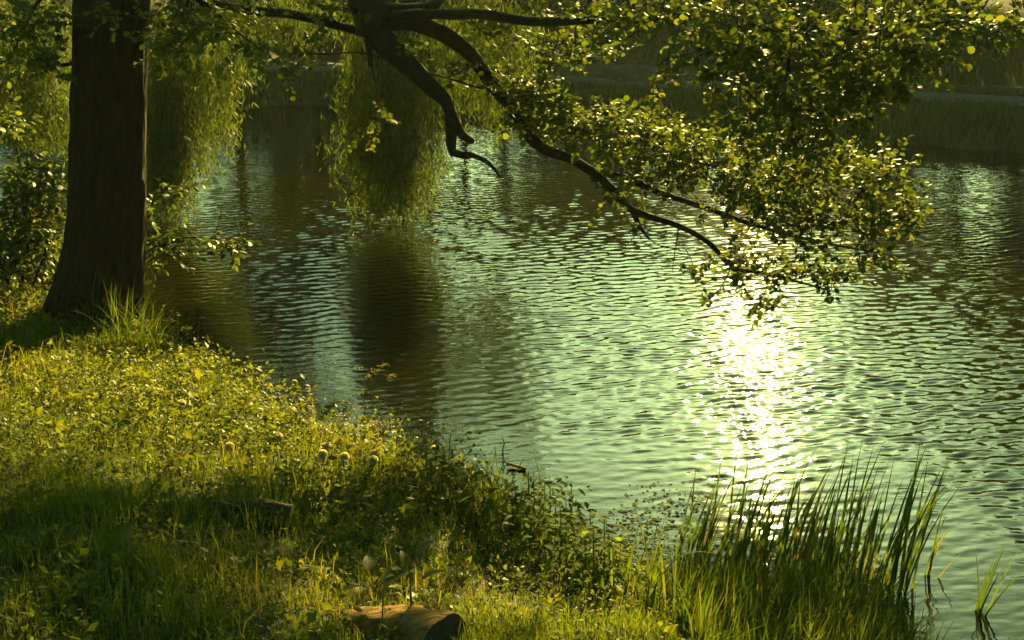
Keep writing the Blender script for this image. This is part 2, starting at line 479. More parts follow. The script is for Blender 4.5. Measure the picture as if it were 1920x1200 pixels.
def spray(tips, dirs, bag, nleaf, length, size, upb=0.15):
    """Leafy shoots at the tips: leaf positions, frames, sizes."""
    pos, R, S = [], [], []
    for t, d in zip(tips, dirs):
        L = length * random.uniform(0.6, 1.3)
        ax = norm(d + rand_dir(1)[0] * 0.55 + np.array([0, 0, upb]))
        m = int(nleaf * random.uniform(0.7, 1.3))
        end = t + ax * L + np.array([0, 0, -0.06 * L])
        s = np.linspace(0, 1, 5)[:, None]
        P = t + (end - t) * s + rand_dir(5) * 0.01
        bag.add(*tube_tri(P, np.linspace(0.003, 0.0015, 5), 3))
        u = np.linspace(-0.25, 1, m)
        side = norm(np.cross(ax, np.array([0, 0, 1.0]) + 0.3 * rand_dir(1)[0]))
        sg = np.where(np.arange(m) % 2, 1, -1)[:, None]
        dl = norm(ax[None] * (0.35 + 0.6 * np.clip(u, 0, 1) ** 2)[:, None] + side[None] * sg * 0.8 + rand_dir(m) * 0.55 + np.array([0, 0, -0.12]))
        pos.append(t + (end - t) * u[:, None] + dl * 0.012)
        R.append(frames(dl, norm(np.array([0, 0, 1.0]) + rand_dir(m) * 0.85)))
        S.append(size * rng.uniform(0.5, 1.3, m))
    return np.concatenate(pos), np.concatenate(R), np.concatenate(S)
def leaves(root, T, mat, pos, R, S, base, n_parts, crown='crown'):
    """The n_parts leaves that show largest become objects of their own, the rest one crown."""
    T, F = T
    px, py, dep = project(pos)
    facing = np.abs((R[:, :, 2] * norm(pos - np.array([0, 0, CAM_H]))).sum(1))
    score = S / dep * (0.35 + 0.65 * facing) * ((px > 5) & (px < 1915) & (py > 5) & (py < 1195))
    pick = np.argsort(-score)[:n_parts]
    rest = np.setdiff1d(np.arange(len(pos)), pick)
    r = np.clip(rng.normal(0.5, 0.25, len(pos)), 0, 1)
    V, FF = inst(T, F, pos[rest] - base, R[rest], S[rest])
    c = obj(crown, mesh_from(crown, V, FF, mat, np.repeat(r[rest], len(T))), root)
    tag(c, kind='stuff')
    variants = [mesh_from('leaf', T * np.array([w, 1, b]), F, mat, np.full(len(T), v)) for v, w, b in ((.15, 1, 1), (.35, .9, 1.6), (.5, 1.05, .6), (.65, .95, 1.3), (.8, 1, 1), (.95, .92, .8))] if n_parts else []
    for q in pick:
        o = bpy.data.objects.new('leaf', variants[int(r[q] * 5.99)])
        m = Matrix([list(R[q][a] * S[q]) + [pos[q][a] - base[a]] for a in range(3)] + [[0, 0, 0, 1]])
        C.objects.link(o); o.parent = root; o.matrix_local = m
    return c

# ------------------------------------------------------------------ the big tree on the near bank
TD = 9.6
tb = at(165, 600, TD); tb[2] = float(ground_z(tb[0], tb[1])) - 0.05
tree = empty('broadleaf_tree', tb, 'thick dark-trunked tree on the grassy bank, its round-leaved boughs reaching over the water', 'tree')
prof = [(0, -900, 50), (200, -420, 58), (207, -150, 63), (207, 0, 67), (201, 200, 69), (199, 300, 70), (193, 450, 75), (182, 520, 84), (170, 570, 93), (160, 620, 102), (152, 680, 118)]
zz, cxs, rad = [], [], []
for cx, cy, r in prof[1:]:
    p = at(cx, cy, TD); zz.append(p[2]); cxs.append(p[0]); rad.append(r / F_PX * TD * 1.02)
zz, cxs, rad = np.array(zz)[::-1], np.array(cxs)[::-1], np.array(rad)[::-1]
nz_, na = 260, 128
zs = np.linspace(tb[2] - 0.25, zz[-1], nz_)
an = np.linspace(0, 2 * np.pi, na, endpoint=False)
rz = np.interp(zs, zz, rad); cz = np.interp(zs, zz, cxs)
A, ZZ = np.meshgrid(an, zs)
ridge = np.abs(fbm(np.cos(A) * 8 + 20, np.sin(A) * 8 + 20, ZZ * 1.5, 41, 3) - 0.5) * 2
flare = smooth(tb[2] + 0.9, tb[2] - 0.1, ZZ)
rr = rz[:, None] * (1 + 0.19 * (ridge - 0.4) + 0.05 * (fbm(np.cos(A) + 5, np.sin(A) + 5, ZZ * .8, 44) - .5) + flare * 0.22 * (fbm(np.cos(A) * 1.6 + 3, np.sin(A) * 1.6 + 3, 0, 47) - .45))
V = np.stack([cz[:, None] + rr * np.cos(A), TD + 0.05 + rr * np.sin(A), ZZ], -1).reshape(-1, 3) - tb
i = np.arange(nz_ - 1)[:, None] * na; j = np.arange(na)[None]; k = (j + 1) % na
F = np.stack([i + j, i + k, i + na + k, i + na + j], -1).reshape(-1, 4)
tr = obj('trunk', mesh_from('trunk', V, F, M['bark'], shade=True), tree)

wood = []                                  # skeleton nodes for twigs
def bough(name, pts, r0, r1, sides=10, parent=tree, base=tb, knobs=0.16, power=1.0, store=wood, mat='branch', wig=0.02):
    P = spline(np.array([p if len(p) == 3 and isinstance(p, np.ndarray) else at(*p) for p in pts]), 0.05)
    n = len(P)
    sd = random.randint(0, 999)
    s = np.linspace(0, 6, n) * max(1, n / 60)
    P = P + wig * np.stack([fbm(s, sd, q, sd) - .5 for q in range(3)], -1) * np.minimum(1, np.arange(n) / 6)[:, None]
    t = np.linspace(0, 1, n) ** power
    V, F = tube(P, r0 + (r1 - r0) * t, sides, knobs, sd)
    o = obj(name, mesh_from(name, V - base, F, M[mat], shade=True), parent)
    if store is not None: store.append(P)
    return P
px = F_PX / 9.3
top = np.array([cz[-1], TD, zs[-1] - 1.2])
o1 = at(215, -170, TD)
bough('limb', [o1, (330, -260, 9.5), (520, -190, 9.4), (650, -70, 9.3), (690, 10, 9.25), (700, 62, 9.25)], 0.16, 0.125, 14, knobs=0.2)
bough('limb', [(697, 55, 9.25), (735, 92, 9.2), (775, 130, 9.2), (812, 165, 9.15), (838, 192, 9.15), (850, 228, 9.1), (866, 252, 9.1), (888, 266, 9.1)], 0.095, 0.022, 12, knobs=0.22, power=1.3)
bough('branch', [(846, 215, 9.1), (846, 255, 9.08), (850, 286, 9.05), (885, 291, 9.0), (915, 306, 8.95), (939, 333, 8.9)], 0.050, 0.007, 10, knobs=0.25)
bough('limb', [(705, 40, 9.3), (770, 40, 9.5), (830, 62, 9.6), (880, 100, 9.6), (930, 165, 9.6), (962, 205, 9.6), (988, 248, 9.6), (1022, 280, 9.58), (1066, 297, 9.63), (1108, 320, 9.69), (1150, 356, 9.74), (1185, 392, 9.78), (1270, 422, 9.75), (1330, 455, 9.70), (1372, 500, 9.67), (1440, 514, 9.59), (1560, 545, 9.41)], 0.075, 0.006, 10, knobs=0.18, power=0.8)
bough('branch', [(1108, 320, 9.69), (1170, 332, 9.76), (1240, 362, 9.77), (1330, 394, 9.70), (1440, 430, 9.59), (1540, 455, 9.44), (1690, 480, 9.21)], 0.030, 0.005, 8)
bough('branch', [(720, 35, 9.25), (800, 26, 9.1), (900, 27, 8.9), (1000, 40, 8.7), (1150, 38, 8.4), (1300, 30, 8.0), (1450, 55, 7.6), (1620, 60, 7.3), (1800, 40, 7.1)], 0.040, 0.008, 8)
bough('branch', [(725, 22, 9.25), (790, 18, 9.4), (822, 2, 9.6), (850, -60, 9.8), (960, -170, 10)], 0.055, 0.02, 10)
bough('limb', [(850, -60, 9.8), (1000, -150, 10.0), (1250, -200, 10.2), (1550, -190, 10.3), (1900, -210, 10.4)], 0.04, 0.012, 8)  # limb out of view, added to carry foliage that shades the boughs below
bough('branch', [o1, (300, -60, 9.5), (390, 3, 9.4), (470, 20, 9.35), (540, 26, 9.3), (610, 42, 9.3), (680, 62, 9.27)], 0.045, 0.03, 8)
bough('branch', [(545, 98, 9.1), (600, 103, 9.1), (680, 101, 9.15), (760, 125, 9.3), (850, 150, 9.4), (920, 170, 9.5), (1000, 190, 9.6), (1100, 215, 9.7)][::-1], 0.008, 0.006, 6)
bough('branch', [(690, 60, 9.2), (692, 95, 9.1), (695, 126, 9.05)], 0.035, 0.015, 8)
bough('branch', [(1450, 55, 7.6), (1480, 130, 7.5), (1440, 200, 7.5), (1400, 170, 7.4)], 0.014, 0.005, 6)
bough('branch', [(1500, 58, 7.5), (1560, 140, 7.7), (1540, 230, 7.9), (1500, 310, 8.1)], 0.016, 0.005, 6)
bough('branch', [(960, 205, 9.6), (1060, 235, 9.62), (1170, 262, 9.76), (1300, 300, 9.73), (1440, 335, 9.59), (1600, 330, 9.35), (1690, 320, 9.21)], 0.026, 0.005, 8)
bough('branch', [(1185, 392, 9.78), (1200, 425, 9.80), (1217, 448, 9.79)], 0.028, 0.010, 8)
for tw in ([(1196, 420, 9.79), (1188, 445, 9.79), (1168, 466, 9.76)], [(1210, 440, 9.79), (1240, 462, 9.77), (1300, 466, 9.73)], [(1272, 425, 9.75), (1268, 460, 9.75), (1260, 510, 9.76)],
           [(1372, 500, 9.67), (1350, 540, 9.69), (1318, 560, 9.71)]):
    bough('twig', tw, 0.006, 0.002, 5)
# boughs above: out of the picture, they carry the rest of the crown
for a, b in (((205, -330, 9.6), (60, -420, 8.8)), ((205, -250, 9.6), (100, -40, 9.2)), ((205, -400, 9.6), (420, -520, 9.9)), ((205, -230, 9.6), (280, -80, 10.2))):
    p0, p1 = at(*a), at(*b)
    bough('limb', [p0, (p0 + p1) / 2 + np.array([0, 0, .25]), p1], 0.07, 0.015, 8)
bough('branch', [at(205, -180, 9.6), at(130, -60, 9.3), at(60, 20, 9.1), at(30, 90, 9.0)], 0.03, 0.008, 8)
bough('branch', [at(205, 40, 9.6) + np.array([0, .2, 0]), at(130, 120, 9.9), at(100, 105, 10.0), at(70, 60, 10)], 0.03, 0.008, 8)
bough('branch', [o1, at(330, -60, 9.0), at(400, 20, 8.9), at(470, 80, 8.8), at(560, 148, 8.7)], 0.02, 0.003, 6)
nodes = np.concatenate([p[::2] for p in wood])
E = [ # lit bough over the water
 (960, 165, 70, 40, 9.40, .25, 31), (1010, 200, 80, 45, 9.46, .25, 43), (1100, 228, 90, 45, 9.58, .25, 53), (1200, 263, 95, 50, 9.70, .25, 60), (1310, 298, 110, 50, 9.62, .25, 66), (1420, 338, 120, 65, 9.52, .3, 71),
 (1525, 363, 125, 80, 9.36, .3, 71), (1630, 318, 80, 42, 9.21, .25, 35), (1655, 398, 85, 65, 9.17, .25, 32), (1560, 438, 110, 50, 9.31, .25, 22), (1450, 413, 90, 40, 9.47, .2, 16), (1230, 338, 80, 30, 9.68, .2, 17),
 (1450, 508, 100, 25, 9.47, .15, 24), (1560, 518, 45, 22, 9.31, .15, 13), (1365, 478, 45, 30, 9.58, .15, 11), (1150, 370, 45, 30, 9.64, .15, 9), (1310, 500, 22, 14, 9.62, .1, 3), (1440, 565, 35, 16, 9.49, .1, 5), (1330, 555, 18, 12, 9.60, .1, 3), (1640, 490, 50, 20, 9.19, .1, 8),
 # darker mass hanging from the upper bough, closer to the camera
 (1250, 25, 170, 45, 8.0, .3, 49), (1400, 70, 150, 70, 7.7, .35, 70), (1530, 140, 130, 95, 7.6, .4, 81), (1470, 230, 110, 80, 7.8, .4, 64), (1520, 300, 90, 45, 8.1, .3, 35), (1600, 70, 150, 65, 7.3, .3, 52), (1760, 40, 140, 40, 7.1, .3, 35), (1740, 95, 90, 30, 7.2, .2, 16), (1640, 160, 65, 45, 7.4, .2, 20), (1870, 40, 50, 45, 7.0, .2, 13), (1230, 150, 30, 40, 8.2, .2, 3), (1350, 150, 60, 50, 7.9, .2, 12),
 # round the knot and above it
 (1060, 95, 70, 45, 9.6, .25, 22), (1125, 100, 40, 22, 9.5, .2, 5), (930, 60, 80, 45, 9.7, .25, 16), (860, 30, 60, 25, 9.6, .2, 8), (640, 25, 60, 25, 9.2, .25, 9), (590, 60, 50, 20, 9.2, .2, 4), (760, 90, 50, 40, 9.4, .2, 6), (700, 220, 30, 50, 9.1, .1, 4), (870, 130, 50, 40, 9.5, .2, 10), (1060, 20, 100, 20, 9.0, .3, 12),
 # beside the trunk
 (330, 45, 60, 45, 9.1, .25, 26), (330, 95, 50, 28, 9.0, .2, 12), (430, 45, 70, 45, 9.0, .3, 24), (480, 90, 40, 25, 8.9, .2, 7), (535, 130, 26, 14, 8.7, .05, 4), (60, 40, 75, 45, 9.2, .3, 34), (60, 110, 65, 35, 9.1, .3, 18), (200, 25, 40, 20, 9.0, .1, 5),
 # crown above the picture
 (1250, -170, 260, 90, 10.2, .4, 60), (1650, -170, 280, 90, 10.3, .4, 70), (1500, -110, 300, 60, 9.6, .4, 40),  # unseen sprays added to shade the hanging mass and part of the bank
 (300, -150, 300, 110, 9.3, .7, 70), (900, -110, 260, 80, 9.2, .5, 60), (1500, -70, 320, 50, 7.6, .5, 60), (150, -420, 300, 200, 9.3, .9, 60), (500, -330, 200, 120, 9.5, .6, 40)]
tw = Bag()
tips, dirs = attach(nodes, ell_points(E), tw)
pos, R, S = spray(tips, dirs, tw, 19, 0.2, 0.044)
tag(obj('twigs', tw.mesh('twigs', M['branch'], tb), tree), kind='stuff')
leaves(tree, ROUND, M['alder'], pos, R, S, tb, 300)

# ------------------------------------------------------------------ leafy shrub behind the trunk
sb = np.array([-4.05, 10.25, 0.0]); sb[2] = float(ground_z(sb[0], sb[1])) - 0.03
shrub = empty('waterside_shrub', sb, 'leafy yellow-green shrub growing behind the thick tree trunk at the waterline', 'shrub')
sw = []
for pts in ([(40, 540, 10.3), (55, 420, 10.4), (35, 300, 10.3), (15, 215, 10.2)], [(60, 545, 10.3), (95, 430, 10.5), (90, 330, 10.6)], [(80, 545, 10.3), (150, 480, 10.7), (250, 455, 10.6), (350, 445, 10.3), (490, 450, 10.0)],
            [(20, 545, 10.3), (-20, 440, 10.2), (-60, 330, 10.2)], [(90, 540, 10.35), (180, 430, 10.9), (280, 365, 10.8), (340, 350, 10.7)]):
    bough('stem', pts, 0.016, 0.004, 6, shrub, sb, 0.1, store=sw)
E = [(60, 350, 65, 60, 10.4, .25, 98), (30, 440, 60, 60, 10.4, .25, 78), (90, 420, 35, 70, 10.5, .2, 44), (20, 230, 30, 28, 10.2, .15, 16), (25, 500, 50, 40, 10.4, .2, 29), (330, 355, 36, 14, 10.7, .1, 9), (320, 447, 50, 9, 10.4, .08, 14), (430, 452, 55, 6, 10.1, .05, 12), (310, 475, 40, 8, 10.4, .08, 7), (-60, 360, 60, 90, 10.3, .3, 39), (280, 395, 14, 20, 10.7, .1, 5)]
tw = Bag()
tips, dirs = attach(np.concatenate([p[::2] for p in sw]), ell_points(E), tw, 0.0025)
pos, R, S = spray(tips, dirs, tw, 13, 0.2, 0.065)
tag(obj('twigs', tw.mesh('twigs', M['branch'], sb), shrub), kind='stuff')
leaves(shrub, OVAL, M['shrub'], pos, R, S, sb, 120)

# ------------------------------------------------------------------ weeping willow over the water
wb = np.array([-9.9, 17.6, 0.0]); wb[2] = float(ground_z(wb[0], wb[1])) - 0.1
willow = empty('willow_tree', wb, 'weeping willow whose hanging curtains of narrow leaves touch the pond', 'tree')
ww = []
bough('trunk', [wb, wb + np.array([.4, -.1, 1.5]), wb + np.array([1.2, -.2, 3.0]), wb + np.array([2.4, -.3, 4.2])], 0.38, 0.26, 14, willow, wb, 0.2, store=ww, mat='bark')
fork = wb + np.array([2.4, -.3, 4.2])
bough('limb', [fork, np.array([-5.6, 17.1, 4.5]), np.array([-3.4, 16.9, 4.4]), np.array([-1.9, 16.6, 3.9]), np.array([-1.0, 16.5, 3.5])], 0.2, 0.03, 10, willow, wb, store=ww, mat='bark')
bough('limb', [fork, np.array([-6.2, 17.4, 4.9]), np.array([-4.6, 17.4, 4.7]), np.array([-3.6, 17.3, 4.1])], 0.16, 0.03, 10, willow, wb, store=ww, mat='bark')
bough('limb', [np.array([-3.4, 16.9, 4.4]), np.array([-1.6, 17.6, 4.5]), np.array([0.0, 17.6, 4.0]), np.array([0.6, 17.4, 3.6])], 0.09, 0.02, 8, willow, wb, store=ww, mat='bark')
bough('limb', [fork, np.array([-7.4, 18.6, 5.2]), np.array([-7.2, 20, 5.0])], 0.15, 0.03, 8, willow, wb, store=ww, mat='bark')
bough('limb', [fork, np.array([-7.0, 16.2, 5.2]), np.array([-6.6, 15.4, 4.6])], 0.12, 0.03, 8, willow, wb, store=ww, mat='bark')
bough('limb', [fork, np.array([-5.8, 17.4, 5.8]), np.array([-3.4, 17.5, 6.2]), np.array([-1.0, 17.4, 6.25]), np.array([1.2, 17.3, 6.3]), np.array([3.2, 17.2, 6.5])], 0.17, 0.02, 10, willow, wb, store=ww, mat='bark')  # high limb out of view, added to carry the shading tresses
wn_ = np.concatenate([p[::2] for p in ww])
tw = Bag(); pos, dl = [], []
def curtain(cx, cy, rx, ry, d, sd, n, bottom, bj):
    """Strands whose tops lie in a photo-pixel ellipse and hang to about the given pixel height."""
    for _ in range(n):
        r = math.sqrt(random.random()); a = random.random() * 6.283
        dep = d + random.gauss(0, sd)
        x_, y_ = cx + rx * r * math.cos(a), cy + ry * r * math.sin(a)
        p = at(x_, y_, dep)
        yb = bottom(x_) - abs(random.gauss(0, bj))
        q = at(x_ + random.gauss(0, 22), yb, dep); q[2] = max(q[2], 0.03)
        if p[2] - q[2] < 0.2: continue
        k = int(np.argmin(((wn_ - p) ** 2).sum(1)))
        c = wn_[k]
        P = spline(np.array([c, (c + p) / 2 + [0, 0, .1], p, (p + q) / 2 + rand_dir(1)[0] * .06, q]), 0.12)
        tw.add(*tube_tri(P, np.linspace(.006, .0015, len(P)), 3))
        L = np.linalg.norm(q - p); m = int(L * 80)
        u = rng.random(m)[:, None]
        B = p + (q - p) * u + rng.normal(0, 1, (m, 3)) * rng.uniform(.02, .13, (m, 1))
        pos.append(B); dl.append(norm(np.array([0, 0, -1.0]) + rand_dir(m) * 0.75))
curtain(738, 40, 84, 50, 16.7, .4, 100, lambda x: 425 - 120 * abs((x - 735) / 100.) ** 2, 85)
curtain(735, 170, 90, 80, 16.6, .35, 60, lambda x: 430 - 100 * abs((x - 735) / 80.) ** 2, 50)
curtain(900, 30, 110, 40, 17.3, .3, 100, lambda x: 255 + 30 * math.sin(x * .05), 90)
curtain(365, 60, 115, 60, 17.3, .4, 130, lambda x: 415 - 190 * max(0, (x - 330) / 130.) ** 1.1, 90)
curtain(320, 200, 60, 80, 17.2, .3, 70, lambda x: 412 - 110 * max(0, (x - 330) / 60.), 60)
curtain(60, 50, 95, 80, 18.0, .6, 120, lambda x: 285, 45)
curtain(555, 0, 80, 25, 17.4, .3, 60, lambda x: 85, 40)
for _ in range(180):       # short out-of-view tresses on the high limb, added to shade the near bank
    t_ = random.random(); x_ = -1.9 + 3.7 * t_
    p = np.array([x_, 17.35 + random.gauss(0, .3), 6.12 + .25 * t_ + random.gauss(0, .2)]); q = p - [random.gauss(0, .1), 0, random.uniform(.25, .6)]
    c = wn_[int(np.argmin(((wn_ - p) ** 2).sum(1)))]
    P = spline(np.array([c, (c + p) / 2 + [0, 0, .05], p, q]), .12)
    tw.add(*tube_tri(P, np.linspace(.006, .002, len(P)), 3))
    m = 52; B = p + (q - p) * rng.random(m)[:, None] + rng.normal(0, .09, (m, 3))
    pos.append(B); dl.append(norm(np.array([0, 0, -1.0]) + rand_dir(m) * 0.75))
pos = np.concatenate(pos); dl = np.concatenate(dl)
R = frames(dl, rand_dir(len(pos)))
tag(obj('twigs', tw.mesh('twigs', M['branch'], wb), willow), kind='stuff')
leaves(willow, NARROW, M['willow'], pos, R, rng.uniform(.07, .125, len(pos)), wb, 0)

# ------------------------------------------------------------------ trees on the opposite bank (seen mostly in the water)
def far_tree(x, y, h, spread, label, n=2300):
    b = np.array([x, y, float(ground_z(x, y)) - 0.1])
    t = empty('bank_tree', b, label, 'tree', 'trees on the slope beyond the path')
    lean = np.array([random.uniform(-.4, .4), random.uniform(-.3, .3), 0])
    top = b + lean + np.array([0, 0, h * .72])
    bough('trunk', [b, b + lean * .3 + [0, 0, h * .3], top], 0.02 * h + .04, 0.05, 12, t, b, 0.2, store=None, mat='bark')
    bag = Bag()
    for _ in range(26):
        c = b + lean + np.array([random.gauss(0, spread * .5), random.gauss(0, spread * .5), h * random.uniform(.32, .95)])
        s_ = b + lean * .5 + np.array([0, 0, max(h * .25, (c[2] - b[2]) * .75)])
        P = spline(np.array([s_, (s_ + c) / 2 + [0, 0, .2], c]), .4)
        V, F = tube(P, np.linspace(.07, .02, len(P)), 5, cap=False)
        bag.add(V, np.vstack([F[:, [0, 1, 2]], F[:, [0, 2, 3]]]))
        m = n // 26
        Pp = c + rng.normal(0, 1, (m, 3)) * np.array([.75, .75, .5]) * spread * .36
        V, F = inst(*HERB, Pp, frames(rand_dir(m), rand_dir(m)), rng.uniform(.35, .65, m))
        bag_l.add(V, F, np.repeat(rng.random(m), 5))
    tag(obj('boughs', bag.mesh('boughs', M['branch'], b), t), kind='stuff')
    return t, b
FT = [(-19, 33, 8), (-15.5, 36, 8), (-12, 38.5, 8), (-8.5, 40, 7.5), (-5, 41, 5.6), (-1.5, 41, 4.4), (1.8, 40, 4.2), (4.6, 39.5, 4), (8.0, 38.5, 3.4), (11.3, 36.5, 4.4), (13.6, 34, 6), (16, 32, 6.5), (18.8, 30.5, 7), (22, 29, 7), (26, 27, 6.5), (31, 25, 6.5)]
for q, (x, y, h) in enumerate(FT):
    s = 1.7 + .12 * h
    lab = ['dark leafy tree beyond the far end of the gravel path', 'bushy tree on the slope behind the willow', 'dark tree on the slope seen past the thick trunk', 'round dark tree upslope behind the willow curtains', 'leafy tree upslope between the two willow curtains', 'low dark tree above the narrow end of the stone edging', 'low bushy tree above the stone edging', 'small tree above the middle of the stone edging', 'lowest small tree on the slope, under the sun', 'mid-sized tree beside the lowest small tree', 'tall dark tree above the wide end of the stone edging', 'taller dark tree shading the wide end of the stone edging', 'very tall dark tree just past the end of the stone edging', 'very tall broad tree beyond the end of the stone edging', 'tall tree where the path leaves the pond', 'last tall tree along the path past the pond'][q]
    bag_l = Bag()
    t, b = far_tree(x, y, h, s, lab)
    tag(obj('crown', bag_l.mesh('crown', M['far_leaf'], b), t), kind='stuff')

def bush(x, y, h, w, label):
    b = np.array([x, y, float(ground_z(x, y)) - .05])
    t = empty('undergrowth_bush', b, label, 'bush', 'undergrowth bushes above the stone edging')
    bag, lf = Bag(), Bag()
    for _ in range(14):
        c = b + np.array([random.gauss(0, w * .45), random.gauss(0, w * .3), h * random.uniform(.15, .9)])
        P = spline(np.array([b, (b + c) / 2 + [0, 0, .15], c]), .3)
        V, F = tube(P, np.linspace(.03, .01, len(P)), 5, cap=False)
        bag.add(V, np.vstack([F[:, [0, 1, 2]], F[:, [0, 2, 3]]]))
        m = 170
        V, F = inst(*HERB, c + rng.normal(0, 1, (m, 3)) * np.array([.36, .3, .3]) * w * .7, frames(rand_dir(m), rand_dir(m)), rng.uniform(.12, .28, m))
        lf.add(V, F, np.repeat(rng.random(m) * .7, 5))
    tag(obj('stems', bag.mesh('stems', M['branch'], b), t), kind='stuff')
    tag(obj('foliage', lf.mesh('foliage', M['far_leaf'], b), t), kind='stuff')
for q, i_ in enumerate(range(2, len(fl) - 12, 3)):  # bush row added to keep the sun off the path and far bank
    p = fl[i_] + nn[i_] * random.uniform(7.6, 9.4)
    if -14 < p[0] < 17: bush(p[0], p[1], random.uniform(2.6, 3.9), random.uniform(1.3, 1.8), 'shaggy dark bush added for shade on the slope above the stone edging')

for x_, y_ in ((-4.0, 38.2), (-5.6, 37.6), (-7.2, 37.2)): bush(x_, y_, 3.6, 1.7, 'shaggy dark bush added for shade on the slope above the stone edging')  # extra bushes added where the low sun still lit the slope
# stone terrace edging behind the path: every block a stone
def stone_mesh():
    V = np.array([(x, y, z) for x in (-1, 0, 1) for y in (-1, 1) for z in (-1, 1)], float)
    V = V + rng.normal(0, .13, V.shape); V[:, 0] *= .5; V[:, 1] *= .5; V[:, 2] *= .5
    q = lambda a, b: a * 4 + b
    F = [(0, 1, 3, 2), (8, 10, 11, 9)]
    for a in (0, 1):
        F += [(q(a, 0), q(a + 1, 0), q(a + 1, 1), q(a, 1)), (q(a, 2), q(a, 3), q(a + 1, 3), q(a + 1, 2)), (q(a, 1), q(a + 1, 1), q(a + 1, 3), q(a, 3)), (q(a, 0), q(a, 2), q(a + 1, 2), q(a + 1, 0))]
    me = mesh_from('stone', V, np.array(F), M['stone']); return me
stones = [stone_mesh() for _ in range(7)]
def terrace(i0, i1, off, courses, hh, label):
    c = fl[(i0 + i1) // 2] + nn[(i0 + i1) // 2] * off
    r = empty('stone_edging', (c[0], c[1], float(ground_z(c[0], c[1]))), label, 'edging')
    k = 0
    for cs in range(courses):
        s = i0 + random.random()
        while s < i1:
            a = int(s); f = s - a
            if a + 1 >= len(fl): break
            p = fl[a] * (1 - f) + fl[a + 1] * f; n2 = nn[a]; w = random.uniform(.28, .62)
            p = p + n2 * (off + .10 * cs + random.uniform(-.04, .04))
            z0 = float(ground_z(*(fl[a] + n2 * off))) - .05
            o = bpy.data.objects.new('stone', random.choice(stones)); C.objects.link(o); o.parent = r
            o.location = (p[0] - c[0], p[1] - c[1], z0 + hh * (cs + .5) - r.location.z)
            o.rotation_euler = (random.uniform(-.08, .08), random.uniform(-.08, .08), math.atan2(tn[a][1], tn[a][0]) + random.uniform(-.12, .12))
            o.scale = (w * 1.02, .4, hh * random.uniform(.85, 1.05))
            s += w / .5
    return r
seg = [int(np.argmin(np.abs(fl[:, 0] - v))) for v in (-6, 13)]
terrace(min(seg), max(seg), 4.2, 1, .2, 'low single-course stone edging directly behind the gravel path')

def lump(name, c, s, label, cat, mat, seed, rough_=.25, rot=0.0, group=None):
    """An irregular boulder."""
    n, m = 18, 28
    th = np.linspace(0.02, np.pi - .02, n); ph = np.linspace(0, 2 * np.pi, m, endpoint=False)
    T, Pp = np.meshgrid(th, ph, indexing='ij')
    D = np.stack([np.sin(T) * np.cos(Pp), np.sin(T) * np.sin(Pp), np.cos(T)], -1)
    r = 1 + rough_ * (fbm(D[..., 0] * 1.6 + 7, D[..., 1] * 1.6 + 7, D[..., 2] * 1.6 + seed, seed, 4) - .5) * 2
    D = np.sign(D) * np.abs(D) ** .75
    V = (D * r[..., None] * np.array(s)).reshape(-1, 3)
    i = np.arange(n - 1)[:, None] * m; j = np.arange(m)[None]; k = (j + 1) % m
    F = np.stack([i + j, i + m + j, i + m + k, i + k], -1).reshape(-1, 4)
    o = obj(name, mesh_from(name, V, F, M[mat], shade=True), None, c); o.rotation_euler.z = rot
    return tag(o, label, cat, group)
for px_, py_, d, s, lab in ((1095, 52, 33, (.75, .5, .22), 'pale flat boulder high on the dark slope'), (1190, 118, 31.5, (.8, .5, .3), 'grey rounded boulder lower on the slope above the stone edging')):
    p = at(px_, py_, d); p[2] = float(ground_z(p[0], p[1])) + .1
    lump('boulder', p, s, lab, 'boulder', 'stone', int(d), rot=-.4)

# ------------------------------------------------------------------ grass on the opposite bank
n = 46000
t = rng.random(n) * (len(fl) - 2); a = t.astype(int); f = (t - a)[:, None]
offs = np.where(rng.random(n) < .62, rng.uniform(-.05, 1.75, n), rng.uniform(3.7, 8.5, n))
P2 = fl[a] * (1 - f) + fl[a + 1] * f + nn[a] * offs[:, None]
keep = (np.abs(P2[:, 0] / np.maximum(P2[:, 1], 1)) < .5); P2 = P2[keep]; offs = offs[keep]; n = len(P2)
P = np.c_[P2, ground_z(P2[:, 0], P2[:, 1]) - .01]
hgt = np.where(offs < 1.75, rng.uniform(.22, .5, n) * (1 - .55 * smooth(.5, 1.7, offs)), rng.uniform(.12, .35, n))
V, F = blades(P, hgt, rng.uniform(.012, .028, n), rng.random(n) * 6.28, rng.uniform(.2, .9, n))
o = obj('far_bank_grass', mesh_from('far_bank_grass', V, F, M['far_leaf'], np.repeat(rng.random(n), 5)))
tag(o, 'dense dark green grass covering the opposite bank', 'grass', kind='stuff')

# ------------------------------------------------------------------ near bank: lawn grass, ground cover
def scatter(n, x0, x1, y0, y1, dens):
    x = rng.uniform(x0, x1, n); y = rng.uniform(y0, y1, n)
    ok = (~in_poly(x, y, POND)) & (np.abs(x) < .46 * y + .7) & (rng.random(n) < dens(x, y))
    x, y = x[ok], y[ok]
    return np.stack([x, y, ground_z(x, y)], -1)
def herbness(x, y):
    """1 where low leafy herbs cover the bank, 0 where lawn grass does."""
    b = fbm(x * 1.1, y * 1.1, 0, 21, 3) - .5
    return smooth(-.35, .35, (y - 6.05 - .12 * x) + 1.6 * b)
def trunk_far(x, y): return np.hypot(x - tb[0], y - TD) > .34
P = scatter(330000, -5.2, 2.3, 3.0, 11.0, lambda x, y: (1 - .6 * herbness(x, y)) * (.45 + .55 * smooth(.32, .6, fbm(x * 2.2, y * 2.2, 0, 51))) * trunk_far(x, y))
n = len(P); patch = fbm(P[:, 0] * 1.7, P[:, 1] * 1.7, 0, 61)
dsh = seg_dist(P[:, 0], P[:, 1], NEAR)
